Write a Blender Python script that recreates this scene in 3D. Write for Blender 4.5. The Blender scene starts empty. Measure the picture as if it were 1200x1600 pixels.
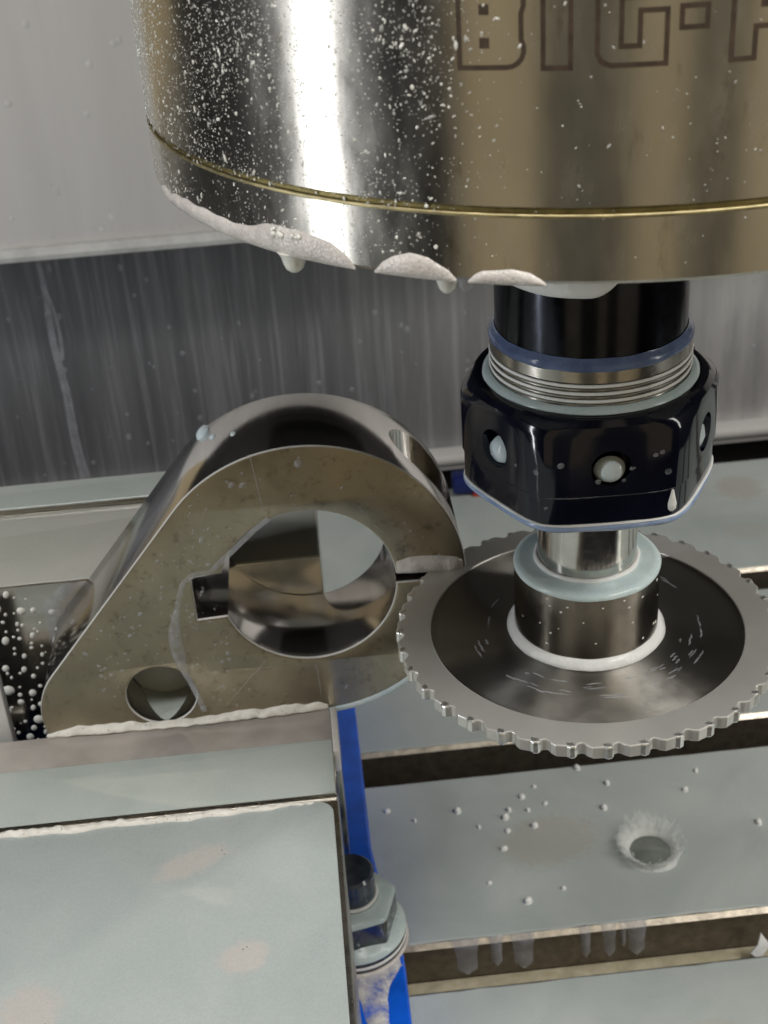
# One Blender unit is one centimetre.  The origin lies on the spindle axis at the height of the saw blade.
import bpy, bmesh, math, random
from mathutils import Vector, Matrix, noise
R = math.radians
sin, cos, pi = math.sin, math.cos, math.pi
random.seed(7)
scene = bpy.context.scene
C = scene.collection
scene.unit_settings.system = 'METRIC'
scene.unit_settings.scale_length = 0.01

# ------------------------------------------------------------------ camera
cam_d = bpy.data.cameras.new('camera')
cam = bpy.data.objects.new('camera', cam_d)
C.objects.link(cam)
yaw, pitch, roll = 0.0480, 0.5356, -0.0717
fwd = Vector((sin(yaw)*cos(pitch), cos(yaw)*cos(pitch), -sin(pitch)))
r0 = Vector((cos(yaw), -sin(yaw), 0)); u0 = r0.cross(fwd)
rt = r0*cos(roll)+u0*sin(roll); up = -r0*sin(roll)+u0*cos(roll)
M = Matrix((rt, up, -fwd)).transposed().to_4x4()
M.translation = Vector((-4.447, -19.977, 14.712))
cam.matrix_world = M
cam_d.lens = 36.0*2147.2/1600.0
cam_d.sensor_width = 36.0
cam_d.clip_start = 0.1
cam_d.clip_end = 1000
cam_d.dof.use_dof = True
cam_d.dof.focus_distance = 20.5
cam_d.dof.aperture_fstop = 0.62
scene.camera = cam

# ------------------------------------------------------------------ world: the dim warm workshop beyond the open door
w = bpy.data.worlds.new('World'); scene.world = w
w.use_nodes = True
bg = w.node_tree.nodes['Background']
bg.inputs['Color'].default_value = (1.0, 0.82, 0.52, 1)
bg.inputs['Strength'].default_value = 0.37

# ------------------------------------------------------------------ lamps of the machine and an added fill
def area(name, loc, target, sx, sy, power, col):
    d = bpy.data.lights.new(name, 'AREA'); d.shape = 'RECTANGLE'
    d.size, d.size_y, d.energy, d.color = sx, sy, power, col
    o = bpy.data.objects.new(name, d); C.objects.link(o)
    o.location = loc
    dirv = Vector(target)-Vector(loc)
    o.rotation_euler = dirv.to_track_quat('-Z', 'Y').to_euler()
    return o
area('work_or_fill_lamp', (-54, -15, 10), (0, 0, 6), 1.8, 62, 14500, (0.93, 0.96, 1.0))
area('work_or_fill_lamp', (52, -22, 22), (0, 2, 4), 5, 50, 11000, (1.0, 0.97, 0.92))
area('work_or_fill_lamp', (-10, -26, 58), (-6, 2, -6), 46, 9, 24000, (1.0, 0.97, 0.93))
area('work_or_fill_lamp', (34, -24, 52), (4, 8, -10), 30, 8, 25000, (1.0, 0.97, 0.93))  # added fill lamp, lifts the table out of the housing's shadow

scene.view_settings.view_transform = 'Standard'
scene.view_settings.look = 'None'
scene.view_settings.exposure = 0.0
scene.view_settings.gamma = 1.0
scene.cycles.use_denoising = True
scene.cycles.max_bounces = 10
scene.cycles.glossy_bounces = 6
scene.cycles.caustics_reflective = False
scene.cycles.caustics_refractive = False
scene.cycles.sample_clamp_indirect = 6

# ------------------------------------------------------------------ materials
MATS = {}
class NT:
    def __init__(s, name):
        s.m = bpy.data.materials.new(name); s.m.use_nodes = True
        s.t = s.m.node_tree; s.p = s.t.nodes['Principled BSDF']; s.out = s.t.nodes['Material Output']
        s._co = None
    def n(s, typ, **kw):
        nd = s.t.nodes.new(typ)
        for k, v in kw.items():
            if isinstance(v, (tuple, list)) and k == 'loc': continue
            setattr(nd, k, v)
        return nd
    def l(s, a, b): s.t.links.new(a, b)
    def co(s):
        if s._co is None: s._co = s.n('ShaderNodeTexCoord').outputs['Object']
        return s._co
    def mapped(s, scale=(1, 1, 1), rot=(0, 0, 0), loc=(0, 0, 0)):
        mp = s.n('ShaderNodeMapping'); s.l(s.co(), mp.inputs['Vector'])
        mp.inputs['Scale'].default_value = scale; mp.inputs['Rotation'].default_value = rot; mp.inputs['Location'].default_value = loc
        return mp.outputs['Vector']
    def noise(s, sc, detail=4, rough=0.55, scale=(1, 1, 1), loc=(0, 0, 0), dist=0.0):
        nd = s.n('ShaderNodeTexNoise'); s.l(s.mapped(scale, loc=loc), nd.inputs['Vector'])
        nd.inputs['Scale'].default_value = sc; nd.inputs['Detail'].default_value = detail
        nd.inputs['Roughness'].default_value = rough; nd.inputs['Distortion'].default_value = dist
        return nd.outputs['Fac']
    def ramp(s, fac, stops, interp='LINEAR'):
        nd = s.n('ShaderNodeValToRGB'); s.l(fac, nd.inputs['Fac']); cr = nd.color_ramp; cr.interpolation = interp
        while len(cr.elements) < len(stops): cr.elements.new(0.5)
        for e, (p, c) in zip(cr.elements, stops):
            e.position = p; e.color = c if len(c) == 4 else (*c, 1)
        return nd.outputs['Color']
    def mix(s, fac, a, b, mode='MIX'):
        nd = s.n('ShaderNodeMix'); nd.data_type = 'RGBA'; nd.blend_type = mode
        for sock, v in ((nd.inputs[0], fac), (nd.inputs[6], a), (nd.inputs[7], b)):
            if isinstance(v, (int, float)): sock.default_value = v
            elif isinstance(v, tuple): sock.default_value = (*v, 1) if len(v) == 3 else v
            else: s.l(v, sock)
        return nd.outputs[2]
    def math(s, op, a, b=0.0, c=None):
        nd = s.n('ShaderNodeMath'); nd.operation = op
        for i, v in enumerate((a, b, c)):
            if v is None: continue
            if isinstance(v, (int, float)): nd.inputs[i].default_value = v
            else: s.l(v, nd.inputs[i])
        return nd.outputs[0]
    def bump(s, h, strength=0.2, dist=0.02):
        nd = s.n('ShaderNodeBump'); s.l(h, nd.inputs['Height'])
        nd.inputs['Strength'].default_value = strength; nd.inputs['Distance'].default_value = dist
        s.l(nd.outputs['Normal'], s.p.inputs['Normal'])
    def set(s, **kw):
        for k, v in kw.items():
            i = s.p.inputs[k.replace('_', ' ')]
            if isinstance(v, (int, float)): i.default_value = v
            elif isinstance(v, tuple): i.default_value = (*v, 1) if len(v) == 3 and i.type == 'RGBA' else v
            else: s.l(v, i)
    def radial(s):
        nd = s.n('ShaderNodeTangent'); nd.direction_type = 'RADIAL'; nd.axis = 'Z'
        s.l(nd.outputs['Tangent'], s.p.inputs['Tangent'])

def metal(name, col, rough, var=0.12, sc=3.0, scale=(1, 1, 1), aniso=0.0, radial=False, bump=0.0, bscale=(1, 1, 1), bsc=40, stain=None):
    t = NT(name)
    f = t.noise(sc, 6, 0.6, scale)
    lo = tuple(c*(1-var) for c in col); hi = tuple(min(1, c*(1+var)) for c in col)
    colr = t.ramp(f, [(0.3, lo), (0.7, hi)])
    if stain:
        f2 = t.noise(stain[1], 8, 0.7, scale, loc=(3, 1, 7))
        colr = t.mix(t.ramp(f2, [(stain[2], (0, 0, 0)), (stain[2]+0.16, (1, 1, 1))]), colr, stain[0])
    t.set(Base_Color=colr, Metallic=1.0)
    fr = t.noise(sc*2.7, 5, 0.6, scale, loc=(9, 2, 4))
    rr = t.n('ShaderNodeMapRange'); t.l(fr, rr.inputs['Value'])
    rr.inputs['From Min'].default_value = 0.3; rr.inputs['From Max'].default_value = 0.7
    rr.inputs['To Min'].default_value = rough*0.8; rr.inputs['To Max'].default_value = rough*1.25
    t.set(Roughness=rr.outputs['Result'])
    if aniso: t.set(Anisotropic=aniso, Anisotropic_Rotation=0.25)      # grooves run round the axis, glints run across them
    if radial: t.radial()
    if bump: t.bump(t.noise(bsc, 5, 0.6, bscale), bump, 0.01)
    MATS[name] = t.m
    return t.m

def milky(name, c1, c2, rough=0.12, sc=0.5, bump=0.04, bsc=3.0, spots=None, spot_col=(0.6, 0.52, 0.46), trans=0.0):
    t = NT(name)
    f = t.noise(sc, 5, 0.55, (1, 1, 1), dist=0.6)
    col = t.ramp(f, [(0.32, c1), (0.68, c2)])
    if spots:                                            # pale rafts of fine foam that float on the film
        tot = None
        grain = t.noise(6.0, 8, 0.75)
        for (x, y, rx, ry, ang, amp) in spots:
            mp = t.n('ShaderNodeMapping'); mp.vector_type = 'TEXTURE'
            sx = t.co(); t.l(sx, mp.inputs['Vector'])
            mp.inputs['Location'].default_value = (x, y, 0); mp.inputs['Rotation'].default_value = (0, 0, R(ang)); mp.inputs['Scale'].default_value = (rx, ry, 1000)
            ln = t.n('ShaderNodeVectorMath'); ln.operation = 'LENGTH'; t.l(mp.outputs['Vector'], ln.inputs[0])
            d = t.math('ADD', ln.outputs['Value'], t.math('MULTIPLY', t.math('SUBTRACT', grain, 0.5), 1.3))
            rr = t.n('ShaderNodeMapRange'); rr.interpolation_type = 'SMOOTHSTEP'; t.l(d, rr.inputs['Value'])
            rr.inputs['From Min'].default_value = 1.15; rr.inputs['From Max'].default_value = 0.6; rr.inputs['To Max'].default_value = amp
            tot = rr.outputs['Result'] if tot is None else t.math('MAXIMUM', tot, rr.outputs['Result'])
        col = t.mix(tot, col, spot_col)
        pits = t.n('ShaderNodeTexVoronoi'); t.l(t.co(), pits.inputs['Vector']); pits.inputs['Scale'].default_value = 7.0
        pm = t.math('MULTIPLY', t.math('LESS_THAN', pits.outputs['Distance'], 0.13), t.math('GREATER_THAN', tot, 0.35))
        pk = t.math('MULTIPLY', pm, t.math('GREATER_THAN', t.noise(2.2, 3, 0.6, loc=(4, 4, 4)), 0.56))
        col = t.mix(t.math('MULTIPLY', pk, 0.75), col, (0.13, 0.12, 0.10))
    col = t.mix(1.0, col, t.ramp(t.noise(26, 3, 0.7, loc=(1, 2, 3)), [(0.3, (0.93,)*3), (0.7, (1.06,)*3)]), 'MULTIPLY')
    t.set(Base_Color=col, Roughness=rough, IOR=1.36)
    if bump: t.bump(t.noise(bsc, 4, 0.5, dist=0.4), bump, 0.05)
    MATS[name] = t.m
    return t.m

def foam(name, c1, c2, pit=0.10, rough=0.4, sc=9):
    t = NT(name)
    f = t.noise(3.0, 6, 0.65)
    col = t.ramp(f, [(0.3, c1), (0.7, c2)])
    v = t.n('ShaderNodeTexVoronoi'); t.l(t.co(), v.inputs['Vector']); v.inputs['Scale'].default_value = sc
    pm = t.math('MULTIPLY', t.math('LESS_THAN', v.outputs['Distance'], pit), t.math('GREATER_THAN', t.noise(2.6, 3, 0.6, loc=(8, 1, 2)), 0.5))
    col = t.mix(t.math('MULTIPLY', pm, 0.6), col, tuple(c*0.25 for c in c1))
    t.set(Base_Color=col, Roughness=rough, IOR=1.35)
    t.set(Subsurface_Weight=0.15, Subsurface_Radius=(0.3, 0.3, 0.3), Subsurface_Scale=0.2)
    t.bump(v.outputs['Distance'], 0.25, 0.03)
    MATS[name] = t.m
    return t.m

def plain(name, col, rough=0.4, metallic=0.0, var=0.1, sc=4.0, bump=0.0, spec=0.5, scale=(1, 1, 1)):
    t = NT(name)
    f = t.noise(sc, 5, 0.6, scale)
    t.set(Base_Color=t.ramp(f, [(0.3, tuple(c*(1-var) for c in col)), (0.7, tuple(min(1, c*(1+var)) for c in col))]),
          Roughness=rough, Metallic=metallic, Specular_IOR_Level=spec)
    if bump: t.bump(t.noise(sc*6, 5, 0.6, scale), bump, 0.02)
    MATS[name] = t.m
    return t.m

metal('housing_steel', (0.54, 0.515, 0.46), 0.235, 0.10, 1.2, (1, 1, 0.35), aniso=0.65, radial=True, bump=0.06, bscale=(1, 1, 9), bsc=6,
      stain=((0.33, 0.30, 0.24), 3.2, 0.585))
metal('oiled_groove', (0.20, 0.165, 0.07), 0.5, 0.3, 4)
plain('engraving', (0.045, 0.028, 0.016), 0.6, 0.0, 0.4, 6)
metal('black_steel', (0.035, 0.037, 0.045), 0.16, 0.2, 2)
metal('collar_steel', (0.50, 0.47, 0.42), 0.22, 0.1, 3, aniso=0.5, radial=True)
t = NT('black_oxide'); t.set(Base_Color=t.ramp(t.noise(2.0, 5), [(0.3, (0.003, 0.004, 0.010)), (0.7, (0.006, 0.007, 0.016))]), Roughness=0.10, IOR=1.45)
t.bump(t.noise(2.5, 3, 0.5), 0.05, 0.03)
MATS['black_oxide'] = t.m
metal('arbor_steel', (0.58, 0.56, 0.52), 0.13, 0.1, 3)
metal('hub_steel', (0.19, 0.175, 0.15), 0.22, 0.12, 1.2, aniso=0.4, radial=True, bump=0.05, bsc=12, bscale=(1, 1, 4))
bm_ = metal('blade_steel', (0.34, 0.325, 0.295), 0.40, 0.04, 0.5, aniso=0.95, radial=True)
t = NT.__new__(NT); t.m = bm_; t.t = bm_.node_tree; t.p = t.t.nodes['Principled BSDF']; t._co = None
wv = t.n('ShaderNodeTexWave'); wv.wave_type = 'RINGS'; wv.rings_direction = 'Z'; t.l(t.co(), wv.inputs['Vector'])
wv.inputs['Scale'].default_value = 3.2; wv.inputs['Distortion'].default_value = 1.5; wv.inputs['Detail'].default_value = 3; wv.inputs['Detail Scale'].default_value = 4
t.bump(wv.outputs['Fac'], 0.10, 0.004)
plain('blade_rim', (0.62, 0.61, 0.575), 0.36, 0.65, 0.05, 1.0)
metal('tooth_carbide', (0.86, 0.85, 0.82), 0.35, 0.05, 4)
metal('part_face', (0.34, 0.30, 0.225), 0.33, 0.14, 0.9, bump=0.10, bsc=14, bscale=(1, 1, 5), stain=((0.185, 0.155, 0.108), 4.6, 0.55))
metal('part_turned', (0.56, 0.54, 0.53), 0.13, 0.12, 1.5, (1, 0.15, 1), bump=0.10, bscale=(1, 0.06, 1), bsc=14)
metal('jaw_steel', (0.58, 0.56, 0.52), 0.15, 0.1, 1.6)
metal('ground_steel', (0.42, 0.40, 0.37), 0.3, 0.15, 2)
metal('bolt_black', (0.12, 0.125, 0.14), 0.18, 0.3, 5)
plain('cast_iron', (0.135, 0.115, 0.088), 0.36, 0.6, 0.28, 4.0, 0.3)
plain('stud_wet', (0.045, 0.058, 0.078), 0.16, 0.0, 0.4, 3.0)
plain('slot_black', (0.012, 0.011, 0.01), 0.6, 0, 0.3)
plain('blue_paint', (0.006, 0.10, 0.62), 0.22, 0, 0.25, 1.2, 0.05)
plain('edge_glint_steel', (0.86, 0.85, 0.82), 0.42, 0.45, 0.06, 4)  # white glints along edges, painted in as a pale half-metallic colour
plain('lip_paint', (0.62, 0.62, 0.60), 0.3, 0, 0.15, 1.5)
plain('worn_edge', (0.46, 0.41, 0.33), 0.3, 0.5, 0.4, 3.0, 0.2)
plain('navy_paint', (0.004, 0.012, 0.10), 0.4)
plain('red_paint', (0.35, 0.03, 0.02), 0.4)
plain('blocker_paint', (0.22, 0.20, 0.15), 0.45, 0, 0.15, 0.1)
plain('enclosure_paint', (0.055, 0.056, 0.062), 0.5, 0, 0.2, 0.1)
SP = [(-7.45, -1.75, 0.75, 0.33, 25, 0.9), (-6.5, -4.05, 0.46, 0.36, 20, 1.0), (-9.95, -4.7, 0.55, 0.6, 0, 1.0), (-8.3, -6.6, 0.9, 0.5, 10, 0.5)]
milky('milk_vise', (0.345, 0.385, 0.375), (0.405, 0.445, 0.435), 0.06, 0.35, 0.05, 0.8, SP, (0.452, 0.436, 0.41))
milky('milk_plate', (0.40, 0.45, 0.42), (0.46, 0.50, 0.475), 0.07, 0.5, 0.02, 2.0)
SPT = [(0.6, 6.9, 1.5, 1.0, 10, 0.5), (11.2, 24.2, 1.0, 1.0, 0, 0.6), (7.5, 22.8, 0.8, 0.5, 0, 0.4), (3.2, 0.4, 0.7, 0.4, 0, 0.35), (10.5, 21.2, 0.9, 0.6, 0, 0.35)]
milky('milk_table', (0.36, 0.40, 0.385), (0.46, 0.50, 0.48), 0.10, 0.28, 0.14, 1.1, SPT, (0.37, 0.345, 0.305))
milky('milk_jaw', (0.42, 0.43, 0.385), (0.50, 0.50, 0.45), 0.14, 0.3, 0.04, 1.0)
milky('milk_blue', (0.50, 0.60, 0.66), (0.64, 0.72, 0.74), 0.16, 2.0, 0.05, 4)
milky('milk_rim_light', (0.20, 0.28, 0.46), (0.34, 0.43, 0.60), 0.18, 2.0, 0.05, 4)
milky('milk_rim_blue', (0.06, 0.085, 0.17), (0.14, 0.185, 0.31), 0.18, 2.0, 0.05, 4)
milky('milk_cap', (0.47, 0.58, 0.59), (0.58, 0.67, 0.66), 0.2, 1.5, 0.05, 5)
foam('foam_pink', (0.48, 0.445, 0.42), (0.68, 0.645, 0.605), 0.16, 0.2, 22)
foam('foam_bubbly', (0.60, 0.58, 0.52), (0.78, 0.76, 0.70), 0.17, 0.4, 11)
foam('foam_white', (0.70, 0.72, 0.70), (0.82, 0.82, 0.79), 0.0, 0.3)
plain('drop_milk', (0.80, 0.80, 0.74), 0.12, 0, 0.1, 4)
plain('speck_milk', (0.70, 0.70, 0.64), 0.10, 0, 0.2, 5)
t = NT('rivulet'); t.set(Base_Color=(0.62, 0.64, 0.68), Roughness=0.15, IOR=1.35)
t.set(Alpha=t.ramp(t.noise(5, 5), [(0.25, (0.08,)*3), (0.75, (0.42,)*3)])); MATS['rivulet'] = t.m
t = NT('clear_drop'); t.set(Base_Color=(0.75, 0.76, 0.72), Roughness=0.05, IOR=1.5, Alpha=0.45); MATS['clear_drop'] = t.m
t = NT('run_stain'); t.set(Base_Color=(0.52, 0.53, 0.57), Roughness=0.25, IOR=1.35, Alpha=t.ramp(t.noise(2.2, 4), [(0.25, (0.14,)*3), (0.75, (0.46,)*3)])); MATS['run_stain'] = t.m
t = NT('foam_film'); t.set(Base_Color=(0.70, 0.68, 0.66), Roughness=0.2, IOR=1.36, Alpha=t.ramp(t.noise(1.6, 6, 0.65), [(0.36, (0.12,)*3), (0.58, (0.95,)*3)])); MATS['foam_film'] = t.m
t = NT('milk_thin'); t.set(Base_Color=(0.56, 0.52, 0.48), Roughness=0.1, IOR=1.36, Alpha=t.ramp(t.noise(0.8, 4), [(0.3, (0.45,)*3), (0.7, (0.7,)*3)])); MATS['milk_thin'] = t.m
t = NT('splash_milk'); sx = t.n('ShaderNodeSeparateXYZ'); t.l(t.co(), sx.inputs[0])
al = t.math('SUBTRACT', t.math('ADD', 0.34, t.math('MULTIPLY', t.noise(4.0, 5, 0.6), 0.5)), t.math('MULTIPLY', sx.outputs['Z'], 1.15))
t.set(Base_Color=(0.86, 0.88, 0.86), Roughness=0.35, IOR=1.35, Alpha=t.math('MAXIMUM', t.math('MINIMUM', al, 0.9), 0.08)); MATS['splash_milk'] = t.m
plain('crater_milk', (0.16, 0.175, 0.16), 0.12, 0, 0.2, 1.5)

# brushed cover panels, streaked by run-off
t = NT('cover_dark')
st = t.noise(1.1, 7, 0.6, (1.0, 1.0, 0.045)); st2 = t.noise(3.5, 6, 0.7, (1.0, 1.0, 0.03), loc=(5, 0, 0)); bl = t.noise(0.10, 3, 0.5, (1, 1, 0.6), loc=(0, 0, 1))
base = t.ramp(st, [(0.30, (0.125, 0.128, 0.136)), (0.58, (0.185, 0.187, 0.196)), (0.75, (0.30, 0.30, 0.31))])
base = t.mix(t.ramp(st2, [(0.50, (0, 0, 0)), (0.72, (0.8, 0.8, 0.8))]), base, (0.36, 0.36, 0.38))
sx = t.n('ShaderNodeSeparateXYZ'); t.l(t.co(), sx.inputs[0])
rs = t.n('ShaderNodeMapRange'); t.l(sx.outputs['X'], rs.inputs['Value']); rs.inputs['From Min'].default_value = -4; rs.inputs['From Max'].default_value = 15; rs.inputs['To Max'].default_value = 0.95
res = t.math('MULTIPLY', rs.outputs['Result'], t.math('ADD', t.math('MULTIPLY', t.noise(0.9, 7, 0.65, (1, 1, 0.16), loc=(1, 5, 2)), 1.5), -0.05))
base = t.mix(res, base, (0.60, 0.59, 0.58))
t.set(Base_Color=base, Metallic=0.35, Roughness=0.38)
t.bump(t.noise(5, 4, 0.6, (1, 1, 0.03)), 0.12, 0.03); MATS['cover_dark'] = t.m
t = NT('cover_grey')
st = t.noise(0.8, 6, 0.6, (1, 1, 0.08)); sp = t.noise(1.6, 5, 0.6, loc=(2, 2, 2))
base = t.ramp(st, [(0.3, (0.62, 0.605, 0.585)), (0.7, (0.68, 0.665, 0.645))])
base = t.mix(t.ramp(sp, [(0.66, (0, 0, 0)), (0.74, (0.35, 0.35, 0.35))]), base, (0.78, 0.78, 0.76))
t.set(Base_Color=base, Metallic=0.15, Roughness=0.42); MATS['cover_grey'] = t.m

# ------------------------------------------------------------------ helpers
def link(name, mesh, mat=None, parent=None, smooth=35, loc=None):
    if mat is not None:
        for mm in (mat if isinstance(mat, (list, tuple)) else [mat]): mesh.materials.append(MATS[mm])
    if smooth:
        for p in mesh.polygons: p.use_smooth = True
        try: mesh.set_sharp_from_angle(angle=R(smooth))
        except Exception: pass
    o = bpy.data.objects.new(name, mesh); C.objects.link(o)
    if parent is not None: o.parent = parent
    if loc is not None: o.location = loc
    return o
def mesh_from(name, v, f):
    me = bpy.data.meshes.new(name); me.from_pydata(v, [], f); me.update(); return me
def bm_mesh(name, bm):
    bmesh.ops.recalc_face_normals(bm, faces=bm.faces)
    me = bpy.data.meshes.new(name); bm.to_mesh(me); bm.free(); return me
def tag(o, label=None, cat=None, group=None, kind=None):
    for k, v in (('label', label), ('category', cat), ('group', group), ('kind', kind)):
        if v: o[k] = v
    return o
def thing(name, label, cat, loc=(0, 0, 0), group=None):
    o = bpy.data.objects.new(name, None); C.objects.link(o); o.location = loc; o.empty_display_size = 0.5
    return tag(o, label, cat, group)
def lathe_mesh(name, prof, seg=128, closed=False):
    """prof: (r, z) from one end to the other; r = 0 closes an end."""
    v, f, rings = [], [], []
    for (r, z) in prof:
        if r <= 1e-6:
            rings.append([len(v)]); v.append((0, 0, z))
        else:
            rings.append(list(range(len(v), len(v)+seg)))
            v += [(r*cos(2*pi*k/seg), r*sin(2*pi*k/seg), z) for k in range(seg)]
    pairs = list(zip(rings, rings[1:]))
    if closed: pairs.append((rings[-1], rings[0]))
    for a, b in pairs:
        if len(a) == 1 and len(b) == 1: continue
        for k in range(seg):
            k2 = (k+1) % seg
            if len(a) == 1: f.append((a[0], b[k2], b[k]))
            elif len(b) == 1: f.append((a[k], a[k2], b[0]))
            else: f.append((a[k], a[k2], b[k2], b[k]))
    bm = bmesh.new(); me = mesh_from(name, v, f); bm.from_mesh(me); bpy.data.meshes.remove(me)
    return bm_mesh(name, bm)
def ring_prof(rc, zc, rr, rz, n=14):
    return [(rc+rr*cos(2*pi*k/n), zc+rz*sin(2*pi*k/n)) for k in range(n)]
def wobble(me, amp, sc, seed=0.0, axis=None):
    for v in me.vertices:
        d = noise.noise(Vector(v.co)*sc+Vector((seed, seed*0.7, 3)))*amp
        v.co += (Vector(axis) if axis else v.normal)*d
    me.update()
def box_mesh(name, x0, x1, y0, y1, z0, z1, bev=0.0, seg=2):
    bm = bmesh.new(); bmesh.ops.create_cube(bm, size=1)
    for v in bm.verts:
        v.co = ((x0+x1)/2+v.co.x*(x1-x0), (y0+y1)/2+v.co.y*(y1-y0), (z0+z1)/2+v.co.z*(z1-z0))
    if bev: bmesh.ops.bevel(bm, geom=bm.edges[:], offset=bev, segments=seg, profile=0.5, affect='EDGES')
    return bm_mesh(name, bm)
def plate_mesh(name, outlines, depth, bev=0.02, xf=None, bres=1):
    """Solid plate of the given thickness from closed 2D outlines (holes by nesting), edges bevelled."""
    cu = bpy.data.curves.new('tmp', 'CURVE'); cu.dimensions = '2D'; cu.fill_mode = 'BOTH'
    cu.extrude = max(1e-4, depth/2-bev); cu.bevel_depth = bev; cu.bevel_resolution = bres; cu.offset = -bev
    for ol in outlines:
        sp = cu.splines.new('POLY'); sp.points.add(len(ol)-1); sp.use_cyclic_u = True
        for p, (x, y) in zip(sp.points, ol): p.co = (x, y, 0, 1)
    ob = bpy.data.objects.new('tmp', cu); C.objects.link(ob)
    dg = bpy.context.evaluated_depsgraph_get(); dg.update()
    me = bpy.data.meshes.new_from_object(ob.evaluated_get(dg)); me.name = name
    bpy.data.objects.remove(ob); bpy.data.curves.remove(cu)
    bm = bmesh.new(); bm.from_mesh(me); bmesh.ops.remove_doubles(bm, verts=bm.verts, dist=1e-4)
    if xf is not None: bmesh.ops.transform(bm, matrix=xf, verts=bm.verts)
    bmesh.ops.recalc_face_normals(bm, faces=bm.faces); bm.to_mesh(me); bm.free(); me.materials.clear()
    return me
XZ = lambda y: Matrix(((1, 0, 0, 0), (0, 0, -1, y), (0, 1, 0, 0), (0, 0, 0, 1)))       # 2D (x, z) standing upright, its front at -y
def arc(cx, cy, r, a0, a1, n):
    return [(cx+r*cos(R(a0+(a1-a0)*k/n)), cy+r*sin(R(a0+(a1-a0)*k/n))) for k in range(n+1)]
def interp(pts, x):
    if x <= pts[0][0]: return pts[0][1]
    for (a, b), (c, d) in zip(pts, pts[1:]):
        if x <= c: return b+(d-b)*(x-a)/(c-a)
    return pts[-1][1]
def bead_mesh(name, us, lo, hi, mp, thick, rough=0.0, nz=9, seed=0.0, sc=6.0, edge=0.0):
    """A swollen film between lo(u) and hi(u); mp(u, v, h) puts it on its surface, h standing off it."""
    v, f = [], []
    for i, u in enumerate(us):
        e = min(1.0, 5.0*min(i, len(us)-1-i)/(len(us)-1)+0.02)
        a, b = lo(u), hi(u)
        if edge: b += edge*noise.noise(Vector((u*sc*0.8, seed, 1.3)))
        for j in range(nz):
            s = j/(nz-1); prof = (1-abs(2*s-1)**2.6)
            h = thick*prof*e**0.5
            if rough and 0 < j < nz-1: h *= 1+rough*noise.noise(Vector((u*sc, (a+(b-a)*s)*sc, seed)))
            v.append(mp(u, a+(b-a)*s, h if 0 < j < nz-1 else -0.01))
    for i in range(len(us)-1):
        for j in range(nz-1):
            a = i*nz+j; f.append((a, a+nz, a+nz+1, a+1))
    return mesh_from(name, v, f)
def tube_mesh(name, pts, rad, n=7, flat=1.0, nrm=Vector((0, -1, 0))):
    v, f = [], []
    P = [Vector(p) for p in pts]
    for i, p in enumerate(P):
        d = (P[min(i+1, len(P)-1)]-P[max(i-1, 0)]).normalized()
        s = d.cross(nrm).normalized(); r = rad[i] if isinstance(rad, list) else rad
        for k in range(n):
            a = 2*pi*k/n; v.append(p+s*(r*cos(a))+nrm*(r*flat*sin(a)))
    for i in range(len(P)-1):
        for k in range(n): f.append((i*n+k, i*n+(k+1) % n, (i+1)*n+(k+1) % n, (i+1)*n+k))
    f.append(tuple(range(n))[::-1]); f.append(tuple((len(P)-1)*n+k for k in range(n)))
    return mesh_from(name, [tuple(x) for x in v], f)
def smooth_line(pts, k=6):
    out = []
    n = len(pts)
    for i in range(n-1):
        p0, p1, p2, p3 = (Vector(pts[max(i-1, 0)]), Vector(pts[i]), Vector(pts[i+1]), Vector(pts[min(i+2, n-1)]))
        for j in range(k):
            s = j/k
            out.append(0.5*((2*p1)+(p2-p0)*s+(2*p0-5*p1+4*p2-p3)*s*s+(3*p1-p0-3*p2+p3)*s**3))
    out.append(Vector(pts[-1])); return out
def domes_mesh(name, items, n=8, h=0.55):
    """items: (centre, normal, radius, stretch, stretch direction)"""
    v, f = [], []
    for (c, nr, r, stf, sd) in items:
        nr = Vector(nr).normalized(); a = Vector(sd); a = (a-nr*a.dot(nr)).normalized(); b = nr.cross(a); c = Vector(c)
        i0 = len(v)
        for (q, hh) in ((1.0, -0.05), (0.78, 0.62)):
            for k in range(n):
                t_ = 2*pi*k/n; v.append(tuple(c+a*(r*stf*q*cos(t_))+b*(r*q*sin(t_))+nr*(r*h*hh)))
        v.append(tuple(c+nr*(r*h)))
        for k in range(n):
            k2 = (k+1) % n
            f.append((i0+k, i0+k2, i0+n+k2, i0+n+k)); f.append((i0+n+k, i0+n+k2, i0+2*n))
    return mesh_from(name, v, f)
def boolean(o, cutter, op='DIFFERENCE'):
    m = o.modifiers.new('b', 'BOOLEAN'); m.operation = op; m.object = cutter; m.solver = 'EXACT'
    dg = bpy.context.evaluated_depsgraph_get(); dg.update()
    me = bpy.data.meshes.new_from_object(o.evaluated_get(dg))
    o.modifiers.clear(); old = o.data; o.data = me; bpy.data.meshes.remove(old)
    cm = cutter.data; bpy.data.objects.remove(cutter); bpy.data.meshes.remove(cm)

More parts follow.
